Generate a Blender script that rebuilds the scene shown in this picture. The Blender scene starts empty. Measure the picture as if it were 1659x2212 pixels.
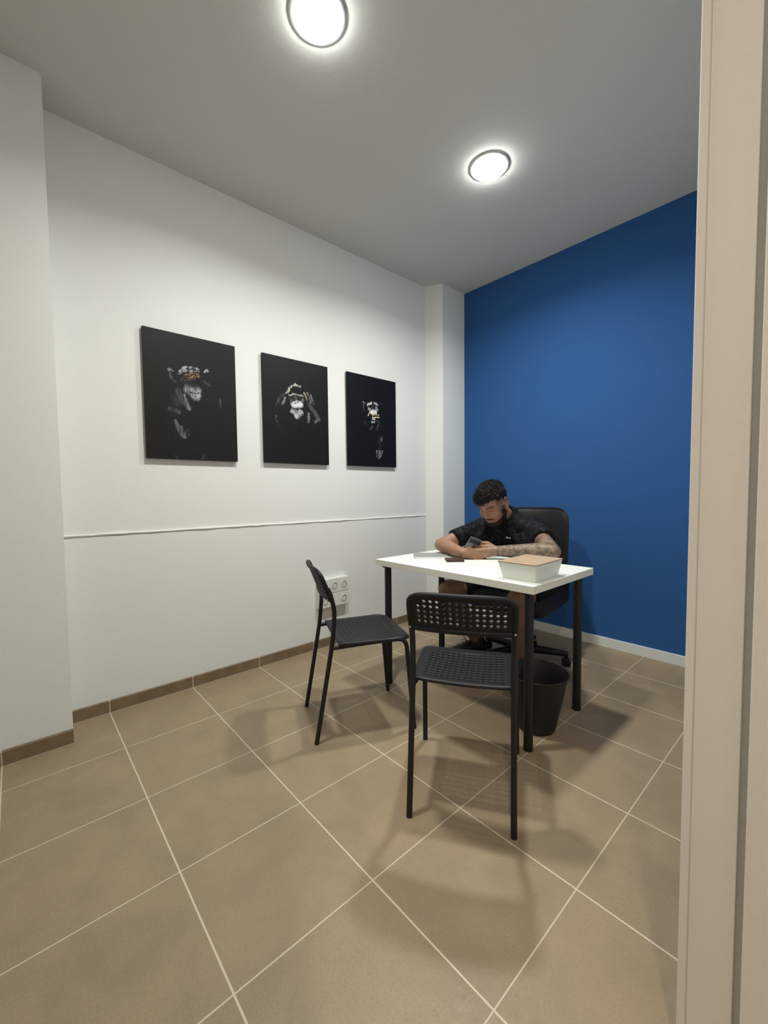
import bpy, bmesh, math, random
import numpy as np
from mathutils import Vector, Matrix, Euler
from mathutils.bvhtree import BVHTree
random.seed(7); np.random.seed(7)
C = bpy.context.scene.collection
PI = math.pi

# ------------------------------------------------------------------ camera, world, lights, exposure
CAM = Vector((2.540, -0.326, 1.138))
YAW, PITCH, ROLL, FPX = -0.8438, 0.0496, -0.0110, 896.0
LAMP_E, HALL_E, WORLD_E, EXPOSURE = 28.5, 29.0, 0.02, 0.0
def cam_axes():
    cy, sy, cp, sp = math.cos(YAW), math.sin(YAW), math.cos(PITCH), math.sin(PITCH)
    f = Vector((sy*cp, cy*cp, -sp)); r = Vector((cy, -sy, 0)); u = r.cross(f)
    cr, sr = math.cos(ROLL), math.sin(ROLL)
    return r*cr+u*sr, -r*sr+u*cr, f
_r, _u, _f = cam_axes()
cd = bpy.data.cameras.new('camera'); cam = bpy.data.objects.new('camera', cd); C.objects.link(cam)
cam.matrix_world = Matrix(((_r.x, _u.x, -_f.x, CAM.x), (_r.y, _u.y, -_f.y, CAM.y), (_r.z, _u.z, -_f.z, CAM.z), (0, 0, 0, 1)))
cd.sensor_fit = 'VERTICAL'; cd.sensor_height = 24.0; cd.lens = 24.0*FPX/2212.0; cd.clip_start = 0.01
bpy.context.scene.camera = cam
w = bpy.data.worlds.new('world'); bpy.context.scene.world = w; w.use_nodes = True
w.node_tree.nodes['Background'].inputs[0].default_value = (0.6, 0.7, 0.8, 1)
w.node_tree.nodes['Background'].inputs[1].default_value = WORLD_E
vs = bpy.context.scene.view_settings
vs.view_transform = 'Standard'; vs.look = 'None'; vs.gamma = 1; vs.exposure = EXPOSURE; vs.use_curve_mapping = False
COL_LAMP = (0.98, 1.0, 0.94); COL_HALL = (1.0, 0.88, 0.75)
LAMP_SPREAD = 152

# ------------------------------------------------------------------ helpers
def srgb(r, g, b):
    f = lambda c: (c/255)/12.92 if c/255 <= .04045 else ((c/255+.055)/1.055)**2.4
    return (f(r), f(g), f(b), 1)
class NT:
    def __init__(s, m): s.t = m.node_tree; s.n = s.t.nodes
    def add(s, k, **kw):
        o = s.n.new(k)
        for a, b in kw.items(): setattr(o, a, b)
        return o
    def ln(s, a, b): s.t.links.new(a, b)
    def math(s, op, a, b=0.0, c=None):
        o = s.add('ShaderNodeMath', operation=op)
        for i, v in enumerate((a, b) if c is None else (a, b, c)):
            if isinstance(v, (int, float)): o.inputs[i].default_value = v
            else: s.ln(v, o.inputs[i])
        return o.outputs[0]
    def mix(s, f, a, b):
        o = s.add('ShaderNodeMix', data_type='RGBA')
        for i, v in ((0, f), (6, a), (7, b)):
            if isinstance(v, (int, float)): o.inputs[i].default_value = v
            elif isinstance(v, tuple): o.inputs[i].default_value = v
            else: s.ln(v, o.inputs[i])
        return o.outputs[2]
    def noise(s, scale, detail=3, co=None, rough=.5, dist=0):
        o = s.add('ShaderNodeTexNoise'); o.inputs['Scale'].default_value = scale; o.inputs['Detail'].default_value = detail
        o.inputs['Roughness'].default_value = rough; o.inputs['Distortion'].default_value = dist
        if co is not None: s.ln(co, o.inputs['Vector'])
        return o.outputs['Fac']
    def ramp(s, f, a, b, lo=0., hi=1.):
        o = s.add('ShaderNodeMapRange'); s.ln(f, o.inputs[0])
        for i, v in enumerate((a, b, lo, hi)): o.inputs[i+1].default_value = v
        return o.outputs[0]
def mat(name, col=(0.5, .5, .5, 1), rough=.5, spec=.5, metal=0., bump=None, vary=None, coat=0):
    """bump=(scale,strength,distance)  vary=(scale, amount)"""
    m = bpy.data.materials.new(name); m.use_nodes = True
    t = NT(m); b = t.n['Principled BSDF']
    b.inputs['Base Color'].default_value = col; b.inputs['Roughness'].default_value = rough
    b.inputs['Specular IOR Level'].default_value = spec; b.inputs['Metallic'].default_value = metal
    b.inputs['Coat Weight'].default_value = coat
    co = t.add('ShaderNodeTexCoord').outputs['Object']
    if vary:
        f = t.ramp(t.noise(vary[0], 4, co), .3, .7)
        t.ln(t.mix(f, tuple(c*(1-vary[1]) for c in col[:3])+(1,), tuple(min(1, c*(1+vary[1])) for c in col[:3])+(1,)), b.inputs['Base Color'])
    if bump:
        bp = t.add('ShaderNodeBump'); bp.inputs['Strength'].default_value = bump[1]; bp.inputs['Distance'].default_value = bump[2]
        t.ln(t.noise(bump[0], 4, co), bp.inputs['Height']); t.ln(bp.outputs[0], b.inputs['Normal'])
    m['t'] = 0
    return m
def mesh_from(bm, name, m, parent=None, smooth=False, kind=None):
    me = bpy.data.meshes.new(name); bmesh.ops.recalc_face_normals(bm, faces=bm.faces); bm.to_mesh(me); bm.free()
    return link(me, name, m, parent, smooth, kind)
def link(me, name, m, parent=None, smooth=False, kind=None):
    if m is not None and not me.materials: me.materials.append(m)
    if smooth:
        me.polygons.foreach_set('use_smooth', [True]*len(me.polygons))
        if smooth != 'all' and hasattr(me, 'set_sharp_from_angle'): me.set_sharp_from_angle(angle=math.radians(40))
    o = bpy.data.objects.new(name, me); C.objects.link(o)
    if parent is not None: o.parent = parent
    if kind: o['kind'] = kind
    return o
def struct(name, bm, m, smooth=False): return mesh_from(bm, name, m, None, smooth, 'structure')
def tag(o, label, cat, group=None):
    o['label'] = label; o['category'] = cat
    if group: o['group'] = group
    return o
def empty(name, loc, rz, label, cat, group=None):
    o = bpy.data.objects.new(name, None); C.objects.link(o); o.location = loc; o.rotation_euler = (0, 0, rz); o.empty_display_size = .05
    return tag(o, label, cat, group)
def box(bm, a, b, M=None, bev=0):
    x0, y0, z0 = a; x1, y1, z1 = b
    vs_ = [bm.verts.new(p) for p in ((x0, y0, z0), (x1, y0, z0), (x1, y1, z0), (x0, y1, z0), (x0, y0, z1), (x1, y0, z1), (x1, y1, z1), (x0, y1, z1))]
    fs = [bm.faces.new([vs_[i] for i in q]) for q in ((3, 2, 1, 0), (4, 5, 6, 7), (0, 1, 5, 4), (1, 2, 6, 5), (2, 3, 7, 6), (3, 0, 4, 7))]
    if bev:
        es = list({e for f in fs for e in f.edges})
        r = bmesh.ops.bevel(bm, geom=es, offset=bev, segments=2, affect='EDGES', profile=.6)
        vs_ = list({v for f in r['faces'] for v in f.verts} | {v for v in vs_ if v.is_valid})
    if M is not None:
        for v in vs_: v.co = M @ v.co
    return bm
def prism(bm, pts, z0, z1):
    lo = [bm.verts.new((x, y, z0)) for x, y in pts]; hi = [bm.verts.new((x, y, z1)) for x, y in pts]
    n = len(pts); bm.faces.new(lo[::-1]); bm.faces.new(hi)
    for i in range(n): bm.faces.new((lo[i], lo[(i+1) % n], hi[(i+1) % n], hi[i]))
    return bm
def frame_of(d):
    d = d.normalized(); a = Vector((0, 0, 1)) if abs(d.z) < .95 else Vector((1, 0, 0))
    x = a.cross(d).normalized(); return x, d.cross(x), d
def tube(bm, pts, r, seg=12, cap=True, fac=None):
    """swept tube with parallel transport; r float or list"""
    pts = [Vector(p) for p in pts]; n = len(pts); rs = r if isinstance(r, (list, tuple)) else [r]*n
    t0 = (pts[1]-pts[0]).normalized(); x, y, _ = frame_of(t0); rings = []
    for i, p in enumerate(pts):
        t = ((pts[min(i+1, n-1)]-pts[max(i-1, 0)])).normalized()
        q = t0.rotation_difference(t); x = q @ x; y = q @ y; t0 = t
        s = 1.0
        if 0 < i < n-1:
            c = (pts[i]-pts[i-1]).normalized().dot((pts[i+1]-pts[i]).normalized()); s = 1/max(.6, math.sqrt(max(.05, (1+c)/2)))
            s = min(s, 1.15)
        rings.append([bm.verts.new(p+(x*math.cos(2*PI*k/seg)+y*math.sin(2*PI*k/seg)*(fac or 1))*rs[i]*s) for k in range(seg)])
    for a, b in zip(rings, rings[1:]):
        for k in range(seg): bm.faces.new((a[k], a[(k+1) % seg], b[(k+1) % seg], b[k]))
    if cap: bm.faces.new(rings[0][::-1]); bm.faces.new(rings[-1])
    return bm
def fillet(pts, r, n=5):
    pts = [Vector(p) for p in pts]; out = [pts[0]]
    for a, b, c in zip(pts, pts[1:], pts[2:]):
        u = (a-b); v = (c-b); d = min(r, u.length*.48, v.length*.48); p = b+u.normalized()*d; q = b+v.normalized()*d
        for k in range(n+1):
            t = k/n; out.append(p*(1-t)**2+b*2*t*(1-t)+q*t*t)
    return out+[pts[-1]]
def lathe(bm, prof, seg=48, M=None):
    rings = []
    for r, z in prof:
        if r < 1e-6: rings.append([bm.verts.new((0, 0, z))])
        else: rings.append([bm.verts.new((r*math.cos(2*PI*k/seg), r*math.sin(2*PI*k/seg), z)) for k in range(seg)])
    for a, b in zip(rings, rings[1:]):
        for k in range(seg):
            k2 = (k+1) % seg
            if len(a) == 1 and len(b) == 1: break
            if len(a) == 1: bm.faces.new((a[0], b[k2], b[k]))
            elif len(b) == 1: bm.faces.new((a[k], a[k2], b[0]))
            else: bm.faces.new((a[k], a[k2], b[k2], b[k]))
    if M is not None:
        for rg in rings:
            for v in rg: v.co = M @ v.co
    return bm

# ------------------------------------------------------------------ materials
def wall_mat(name, col, b=.25, sc=420):
    m = mat(name, col, .85, .25)
    t = NT(m); co = t.add('ShaderNodeNewGeometry').outputs['Position']; p = t.n['Principled BSDF']
    h = t.math('ADD', t.noise(sc, 3, co), t.math('MULTIPLY', t.noise(35, 3, co), 1.2))
    bp = t.add('ShaderNodeBump'); bp.inputs['Strength'].default_value = b; bp.inputs['Distance'].default_value = .0015
    t.ln(h, bp.inputs['Height']); t.ln(bp.outputs[0], p.inputs['Normal'])
    f = t.ramp(t.noise(3, 3, co), .3, .7)
    t.ln(t.mix(f, tuple(c*.985 for c in col[:3])+(1,), col), p.inputs['Base Color'])
    return m
M_white = wall_mat('wall_white_paint', (.78, .78, .76, 1))
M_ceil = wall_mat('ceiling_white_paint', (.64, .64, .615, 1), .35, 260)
M_blue = wall_mat('wall_blue_paint', (.025, .098, .285, 1), .3)
M_jamb = wall_mat('jamb_white_paint', (.74, .71, .66, 1), .25, 500)
M_base_white = mat('white_skirting', (.72, .73, .70, 1), .5, .4)
TS = .4117
def tile_floor():
    m = mat('floor_tiles', rough=.42, spec=.4); t = NT(m); p = t.n['Principled BSDF']
    pos = t.add('ShaderNodeNewGeometry').outputs['Position']; s = t.add('ShaderNodeSeparateXYZ'); t.ln(pos, s.inputs[0])
    def cellpos(o, off):
        a = t.math('DIVIDE', t.math('SUBTRACT', o, off), TS); fl = t.math('FLOOR', a)
        d = t.math('ABSOLUTE', t.math('SUBTRACT', t.math('FRACT', a), .5))
        return t.math('SUBTRACT', .5, d), fl
    dx, ix = cellpos(s.outputs[0], .4076-TS); dy, iy = cellpos(s.outputs[1], 0.0)
    gx = t.ramp(dx, .0030, .0062, 1, 0); gy = t.ramp(dy, .0038, .0075, 1, 0)
    g = t.math('MAXIMUM', t.math('MULTIPLY', gx, .85), gy)
    cv = t.add('ShaderNodeCombineXYZ'); t.ln(ix, cv.inputs[0]); t.ln(iy, cv.inputs[1])
    wn = t.add('ShaderNodeTexWhiteNoise'); t.ln(cv.outputs[0], wn.inputs[0])
    n1 = t.ramp(t.noise(5.5, 5, pos, .6, .4), .3, .72); n2 = t.ramp(t.noise(160, 3, pos), .3, .7)
    col = t.mix(n1, (.265, .205, .128, 1), (.345, .262, .165, 1))
    col = t.mix(t.math('MULTIPLY', n2, .34), col, (.17, .13, .085, 1))
    col = t.mix(t.math('MULTIPLY', wn.outputs['Value'], .16), col, (.40, .29, .18, 1))
    t.ln(t.mix(t.math('MULTIPLY', g, .85), col, (.66, .58, .45, 1)), p.inputs['Base Color'])
    t.ln(t.ramp(t.noise(40, 4, pos), .3, .7, .36, .5), p.inputs['Roughness'])
    bp = t.add('ShaderNodeBump'); bp.inputs['Strength'].default_value = .25; bp.inputs['Distance'].default_value = .002
    t.ln(t.math('SUBTRACT', t.math('MULTIPLY', t.noise(90, 4, pos), .35), g), bp.inputs['Height']); t.ln(bp.outputs[0], p.inputs['Normal'])
    return m
M_floor = tile_floor()
def tile_skirt():
    m = mat('skirting_tiles', rough=.45); t = NT(m); p = t.n['Principled BSDF']
    pos = t.add('ShaderNodeNewGeometry').outputs['Position']; s = t.add('ShaderNodeSeparateXYZ'); t.ln(pos, s.inputs[0])
    a = t.math('DIVIDE', s.outputs[1], TS)
    d = t.math('SUBTRACT', .5, t.math('ABSOLUTE', t.math('SUBTRACT', t.math('FRACT', a), .5)))
    g = t.math('MAXIMUM', t.ramp(d, .004, .008, 1, 0), t.ramp(s.outputs[2], .002, .004, 1, 0))
    n1 = t.ramp(t.noise(14, 5, pos), .3, .7)
    t.ln(t.mix(t.math('MULTIPLY', g, .8), t.mix(n1, (.165, .115, .067, 1), (.23, .160, .095, 1)), (.6, .53, .42, 1)), p.inputs['Base Color'])
    return m
M_skirt = tile_skirt()
M_blackpl = mat('black_plastic', (.009, .009, .0095, 1), .5, .25, bump=(900, .12, .0006))
M_blackmt = mat('black_powdercoat', (.009, .008, .009, 1), .42, .35)
M_blacklg = mat('black_table_leg', (.010, .009, .009, 1), .42, .35)
M_top = mat('white_tabletop', (.82, .83, .79, 1), .32, .5, vary=(30, .02))
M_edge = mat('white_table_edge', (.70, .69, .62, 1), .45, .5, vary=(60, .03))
M_steel = mat('screw_steel', (.7, .7, .7, 1), .25, .5, 1)
M_bin = mat('black_bin_plastic', (.010, .010, .010, 1), .5, .4, bump=(300, .1, .0008))
M_leather = mat('black_leather', (.009, .0095, .010, 1), .55, .28, bump=(260, .3, .001))
M_socket = mat('white_socket_plastic', (.74, .74, .70, 1), .35, .5)
M_dark = mat('dark_recess', (.02, .02, .02, 1), .6)
M_ring = mat('lamp_ring_metal', (.55, .55, .55, 1), .35, .5, .6)
M_boxw = mat('white_box_plastic', (.72, .74, .70, 1), .4, .5)
M_wallet = mat('brown_leather', (.045, .022, .016, 1), .45, .5, bump=(500, .25, .0008))
M_grey = mat('grey_cover', (.26, .27, .26, 1), .5)
M_paper = mat('white_paper', (.80, .79, .74, 1), .7)
def wood():
    m = mat('bamboo_lid', rough=.5); t = NT(m); p = t.n['Principled BSDF']; tc = t.add('ShaderNodeTexCoord').outputs['Object']
    mp = t.add('ShaderNodeMapping'); mp.inputs['Scale'].default_value = (60, 4, 60); t.ln(tc, mp.inputs[0])
    t.ln(t.mix(t.ramp(t.noise(3, 4, mp.outputs[0]), .3, .7), (.36, .25, .16, 1), (.50, .36, .24, 1)), p.inputs['Base Color'])
    return m
M_wood = wood()
M_woodedge = mat('bamboo_edge', (.27, .13, .06, 1), .5)
def emis(name, col, e):
    m = bpy.data.materials.new(name); m.use_nodes = True; t = NT(m); t.n.remove(t.n['Principled BSDF'])
    o = t.add('ShaderNodeEmission'); o.inputs[0].default_value = col+(1,); o.inputs[1].default_value = e
    t.ln(o.outputs[0], t.n['Material Output'].inputs[0]); return m

# ------------------------------------------------------------------ setting
H = 2.93
bm = box(bmesh.new(), (-.3, -2.6, -.1), (4.3, 3.1, 0)); struct('floor', bm, M_floor)
bm = box(bmesh.new(), (-.3, -2.6, H), (4.3, 3.1, H+.1)); struct('ceiling', bm, M_ceil)
# left wall: recessed main face above the ledge, thicker below, projecting stretch toward the camera
bm = box(bmesh.new(), (-.2, -.18, 0), (0, 2.84, .922)); box(bm, (-.2, -.18, .922), (-.008, 2.84, H))
me_l = struct('wall_left', bm, M_white)
bm = bmesh.new(); n = 60
pts = []; rs = []
for i in range(n+1):
    y = -.166+(2.44+.166)*i/n
    pts.append((-.001+random.uniform(-.001, .001), y, .935-.016*i/n+random.uniform(-.0015, .0015))); rs.append(.0065+random.uniform(-.0012, .0012))
tube(bm, pts, rs, 8); struct('trim_1', bm, M_white, True)
bm = prism(bmesh.new(), [(-.2, -1.3), (.196, -1.3), (.196, -.168), (-.2, -.168)], 0, H); struct('wall_left_projection', bm, M_white)
bm = prism(bmesh.new(), [(-.05, 2.443), (0, 2.443), (.14, 2.515), (.14, 2.83), (-.05, 2.83)], 0, H); struct('wall_left_pillar', bm, M_white)
bm = box(bmesh.new(), (-.2, 2.82, 0), (2.5, 3.0, H)); struct('wall_back', bm, M_blue)
bm = box(bmesh.new(), (2.339, .70, 0), (2.44, 2.84, H)); box(bm, (2.339, -.42, 2.25), (2.44, .70, H)); box(bm, (2.339, -1.4, 0), (2.44, -.42, H))
struct('wall_right', bm, M_white)
# doorway jamb: slightly moulded end of the wall, nearer reveal on its right
prof = [(2.339, .71), (2.339, .622), (2.341, .62), (2.3525, .62), (2.3535, .6225), (2.3548, .6225), (2.3556, .6195), (2.3562, .62), (2.422, .62), (2.423, .622), (2.423, .632),
        (2.4385, .632), (2.4385, .585), (2.4405, .583), (4.0, .583), (4.0, .71)]
bm = prism(bmesh.new(), prof, 0, H); struct('door_1', bm, M_jamb)
bm = box(bmesh.new(), (-.2, -1.45, 0), (2.40, -1.3, H)); struct('wall_front', bm, M_white)
bm = box(bmesh.new(), (3.7, -2.5, 0), (3.85, .71, H)); box(bm, (2.3, -2.6, 0), (3.85, -2.45, H)); box(bm, (2.3, -2.5, 0), (2.45, -1.3, H)); struct('wall_hall', bm, M_jamb)
# skirtings
def skirt(bm, pts, h, d):
    """tile skirting with rounded top along a polyline seen from its left side"""
    for (a, b) in zip(pts, pts[1:]):
        a = Vector(a+(0,)); b = Vector(b+(0,)); t = (b-a).normalized(); nrm = Vector((t.y, -t.x, 0))
        prf = [(0, 0), (d, 0), (d, h-.004), (d-.003, h), (0, h)]
        va = [bm.verts.new(a+nrm*x+Vector((0, 0, z))) for x, z in prf]; vb = [bm.verts.new(b+nrm*x+Vector((0, 0, z))) for x, z in prf]
        bm.faces.new(va[::-1]); bm.faces.new(vb)
        for i in range(5): bm.faces.new((va[i], va[(i+1) % 5], vb[(i+1) % 5], vb[i]))
    return bm
bm = skirt(bmesh.new(), [(-.004, -.168), (-.004, 2.45)], .066, .012); skirt(bm, [(0, 2.443), (.146, 2.518)], .066, .01); skirt(bm, [(.14, 2.51), (.14, 2.82)], .066, .01)
struct('baseboard_left', bm, M_skirt)
bm = skirt(bmesh.new(), [(.196, -1.3), (.196, -.168)], .066, .011); struct('baseboard_left_projection', bm, M_skirt)
bm = box(bmesh.new(), (.14, 2.807, 0), (2.339, 2.822, .069), None, .002); struct('baseboard_back', bm, M_base_white)

# ------------------------------------------------------------------ ceiling lights
def ceiling_light(x, y, label, col, e):
    t = empty('ceiling_light', (x, y, H), 0, label, 'ceiling light', 'round ceiling lights')
    bm = lathe(bmesh.new(), [(.0865, -.004), (.089, -.008), (.094, -.009), (.106, -.006), (.112, -.002), (.113, 0), (.0865, 0), (.0865, -.004)], 64)
    mesh_from(bm, 'ring', M_ring, t, True)
    bm = lathe(bmesh.new(), [(0, -.0270), (.05, -.0268), (.074, -.0260), (.0815, -.0235), (.085, -.019), (.0862, -.006), (.0862, -.001), (0, -.001)], 64)
    mesh_from(bm, 'diffuser', emis('lit_diffuser', col, e*1.9), t, True)
    ld = bpy.data.lights.new('lamp_light', 'AREA'); ld.shape = 'DISK'; ld.size = .15; ld.energy = e*.78; ld.color = col; ld.spread = math.radians(LAMP_SPREAD)
    lo = bpy.data.objects.new('lamp_light', ld); C.objects.link(lo); lo.parent = t; lo.location = (0, 0, -.0280)
    return t
ceiling_light(1.155, .600, 'round lit ceiling light nearer the camera, cut by the top of the photo', COL_LAMP, LAMP_E)
ceiling_light(1.155, 1.715, 'round lit ceiling light above the white desk, the farther and smaller one', COL_LAMP, LAMP_E)
ceiling_light(3.05, -.9, 'round warm ceiling light added out of view in the hall outside the office', COL_HALL, HALL_E)  # unseen lamp, stands in for warm light on the jamb and left wall

# ------------------------------------------------------------------ canvases
ART = [[([(120,492),(137,499),(151,492)],3.7,0.45,0),([(132,487),(129,460),(139,440),(156,430)],4.8,0.4,1),([(181,492),(215,522),(281,527)],5.2,0.75,1),([(180,477),(208,502),(285,514)],4.5,0.6,1),([(207,481),(240,495),(280,496)],4.5,(.62,.50,.36),1),([(224,466),(258,481),(287,484)],4.9,(.62,.50,.36),1),([(191,445),(210,467)],7.5,0.2,1),([(209,437),(235,458),(265,472)],4.5,0.3,1),([(319,516),(334,523)],5.4,0.6,0),([(309,461),(339,434)],7.0,0.25,1),([(341,489),(367,462)],5.5,0.1,1),([(226,398),(270,402)],23.6,0.62,1),([(239,369),(261,359),(276,375)],16.0,0.62,1),([(232,382),(254,382),(284,389)],2.7,0.06,0),([(226,417),(274,428)],9.5,0.12,1),([(172,382),(185,346),(222,295)],15.7,0.28,1),([(203,360),(226,291)],6.8,0.5,1),([(149,342),(166,314)],14.9,0.2,1),([(130,276),(164,265)],15.6,0.28,1),([(149,215),(165,171),(178,142)],8.2,0.35,1),([(183,180),(197,129)],9.8,0.4,1),([(215,172),(221,138)],5.7,0.22,1),([(104,210),(110,196)],3.7,0.14,0),([(108,144),(109,114)],3.7,0.13,1),([(398,372),(406,325)],5.2,0.28,1),([(142,19),(152,7)],4.5,0.2,0),([(299,27),(291,11)],4.7,0.2,0),([(260,318),(251,283)],11.5,0.06,1)],[([(171,471),(205,516),(242,534),(276,525)],7.2,0.75,1),([(184,476),(221,514),(259,522)],2.9,0.1,0),([(171,467),(200,490)],4.7,(.74,.66,.48),1),([(136,394),(159,433)],8.6,0.55,1),([(103,404),(119,442),(151,454)],7.8,0.3,1),([(89,314),(86,282),(97,266)],5.0,0.3,1),([(103,422),(96,382)],7.8,0.28,1),([(199,432),(202,414)],8.0,0.38,1),([(291,444),(290,426)],7.5,0.4,1),([(241,459),(240,423)],12.9,0.3,1),([(187,457),(241,475),(295,463)],4.7,0.62,0),([(223,398),(268,403)],21.3,0.82,0),([(217,354),(246,332),(276,354)],18.4,0.8,1),([(241,317),(258,319)],11.1,0.65,1),([(214,372),(238,368),(276,372),(294,387)],2.9,0.05,0),([(222,355),(246,345),(276,357)],1.5,0.4,0),([(228,414),(237,408)],3.3,0.02,0),([(256,418),(248,410)],3.3,0.02,0),([(205,443),(226,441)],6.6,0.05,0),([(265,450),(286,448)],6.7,0.05,0),([(211,442),(220,442)],1.8,0.35,0),([(272,449),(280,449)],1.9,0.35,0),([(305,491),(325,449),(328,412)],4.9,(.74,.66,.48),1),([(330,494),(351,453),(355,416)],6.8,0.6,1),([(356,483),(381,426)],5.7,0.5,1),([(339,473),(344,422)],1.9,0.08,0),([(341,406),(384,366),(419,317)],13.6,0.32,1),([(340,346),(330,293)],9.8,0.5,1),([(383,298),(415,320)],9.2,0.4,1),([(137,209),(148,177)],4.3,0.12,1),([(102,248),(114,242)],7.9,0.12,1),([(261,260),(262,205)],7.4,0.05,1)],[([(149,495),(169,493)],4.0,0.5,0),([(158,476),(161,430)],4.4,0.4,1),([(331,502),(341,503)],2.8,0.4,0),([(200,480),(234,495)],8.2,0.7,0),([(266,497),(301,488)],8.3,0.65,0),([(234,507),(239,502)],3.4,0.3,1),([(262,510),(266,506)],3.4,0.3,1),([(211,449),(215,446)],13.0,0.6,0),([(288,459),(293,450)],13.2,0.5,0),([(247,471),(247,447)],10.3,0.3,1),([(206,469),(229,474)],4.8,0.04,0),([(266,476),(298,479)],4.8,0.04,0),([(242,425),(276,429)],15.8,0.9,0),([(249,434),(251,421)],2.8,0.02,0),([(267,436),(265,423)],2.8,0.02,0),([(224,430),(205,394)],5.1,(.74,.66,.48),0),([(246,401),(311,412)],4.8,(.74,.66,.48),0),([(246,386),(315,388)],4.8,(0.78,0.72,0.55),0),([(250,375),(269,370)],8.3,0.7,0),([(236,346),(268,349)],6.9,0.55,0),([(292,362),(315,354)],4.2,0.3,1),([(246,393),(311,400)],1.7,0.05,0),([(240,319),(226,293)],7.6,0.3,1),([(310,336),(286,288)],5.6,0.28,1),([(155,344),(177,330)],10.2,0.2,1),([(337,229),(341,212)],12.0,0.35,1),([(322,211),(316,140)],12.0,0.16,1),([(288,124),(285,75)],4.2,0.55,1),([(307,129),(306,66)],4.2,0.6,1),([(325,127),(320,70)],4.2,0.6,1),([(345,131),(334,85)],4.3,0.5,1),([(143,116),(173,98)],4.8,0.08,1)]]

def fbm(h, wd, cells, seed):
    rg = np.random.RandomState(seed); out = np.zeros((h, wd))
    for k, (cy, cx) in enumerate(cells):
        g = rg.rand(cy+2, cx+2); yy = np.linspace(0, cy, h); xx = np.linspace(0, cx, wd)
        yi = yy.astype(int); xi = xx.astype(int); fy = (yy-yi)[:, None]; fx = (xx-xi)[None]
        a = g[yi][:, xi]; b = g[yi][:, xi+1]; c = g[yi+1][:, xi]; d = g[yi+1][:, xi+1]
        out += ((a*(1-fx)+b*fx)*(1-fy)+(c*(1-fx)+d*fx)*fy)/len(cells)
    return out
def canvas(y0, z0, strokes, label, base, seed):
    W_, H_ = .5, .7; NX, NY = 220, 308
    X, Y = np.meshgrid(np.linspace(0, 500, NX), np.linspace(0, 700, NY))
    wx = (fbm(NY, NX, [(16, 12), (40, 30), (90, 64)], seed+5)-.5)*26; wy = (fbm(NY, NX, [(16, 12), (40, 30), (90, 64)], seed+6)-.5)*26
    X0, Y0 = X, Y; X = X+wx; Y = Y+wy
    img = np.ones((NY, NX, 3))*np.array(base)*(1+.25*(fbm(NY, NX, [(9, 7), (30, 22)], seed)-.5))[..., None]
    fur = fbm(NY, NX, [(22, 90), (40, 160)], seed+1); fur = np.clip((fur-.22)*2.1, 0, 1.25)
    fine = fbm(NY, NX, [(60, 60), (118, 90)], seed+2)
    for pts, r, c, f in strokes:
        d = np.full(X.shape, 1e9); r = max(r, 2.2)
        if len(pts) == 1: pts = pts*2
        for (ax, ay), (bx, by) in zip(pts, pts[1:]):
            vx, vy = bx-ax, by-ay; L = vx*vx+vy*vy+1e-9
            t = np.clip(((X-ax)*vx+(Y-ay)*vy)/L, 0, 1); d = np.minimum(d, np.hypot(X-ax-t*vx, Y-ay-t*vy))
        a = np.clip((r*1.35-d)/(r*.75), 0, 1)
        col = np.array(c if isinstance(c, tuple) else (c, c, c*1.0))
        col = col**2.0
        a = a*(fur if f else 1)*(.75+.5*fine); a = np.clip(a, 0, 1)[..., None]
        img = img*(1-a)+col*a
    X, Y = X0, Y0
    t = empty('canvas_print', (.0, y0+W_/2, z0), 0, label, 'canvas picture', 'black canvas prints on the left wall')
    bm = box(bmesh.new(), (0.0, -W_/2, 0), (.0155, W_/2, H_), None, .0015)
    mesh_from(bm, 'stretched_canvas', M_canvas, t)
    yy, zz = np.meshgrid(np.linspace(-W_/2, W_/2, NX), np.linspace(0, H_, NY)); co = np.stack([np.full(yy.shape, .0160), yy, zz], -1).reshape(-1, 3)
    idx = np.arange(NX*NY).reshape(NY, NX); F = np.stack([idx[:-1, :-1], idx[:-1, 1:], idx[1:, 1:], idx[1:, :-1]], -1).reshape(-1, 4)
    me = bpy.data.meshes.new('printed_picture'); me.from_pydata(co.tolist(), [], F.tolist())
    ca = me.color_attributes.new('print', 'FLOAT_COLOR', 'POINT')
    ca.data.foreach_set('color', np.concatenate([img.reshape(-1, 3), np.ones((NX*NY, 1))], 1).astype(np.float32).ravel())
    link(me, 'printed_picture', M_print, t, 'all')
    return t
M_canvas = mat('black_canvas', (.006, .006, .007, 1), .5, .22, bump=(900, .3, .0005))
def attr_mat(name, attr, rough, spec, bump=None):
    m = mat(name, rough=rough, spec=spec, bump=bump); t = NT(m); a = t.add('ShaderNodeAttribute'); a.attribute_name = attr
    t.ln(a.outputs['Color'], t.n['Principled BSDF'].inputs['Base Color']); return m
M_print = attr_mat('canvas_print_ink', 'print', .5, .22, (900, .25, .0006))
canvas(.2145, 1.331, ART[0], 'black canvas print of a chimpanzee covering its eyes, leftmost of the three', (.0085, .0080, .0082), 11)
canvas(.8905, 1.3335, ART[1], 'black canvas print of a chimpanzee holding its head with both hands, middle of the three', (.0065, .0068, .0072), 21)
canvas(1.562, 1.3365, ART[2], 'black canvas print of a chimpanzee covering its mouth, rightmost and farthest of the three', (.0035, .005, .007), 31)

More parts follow.
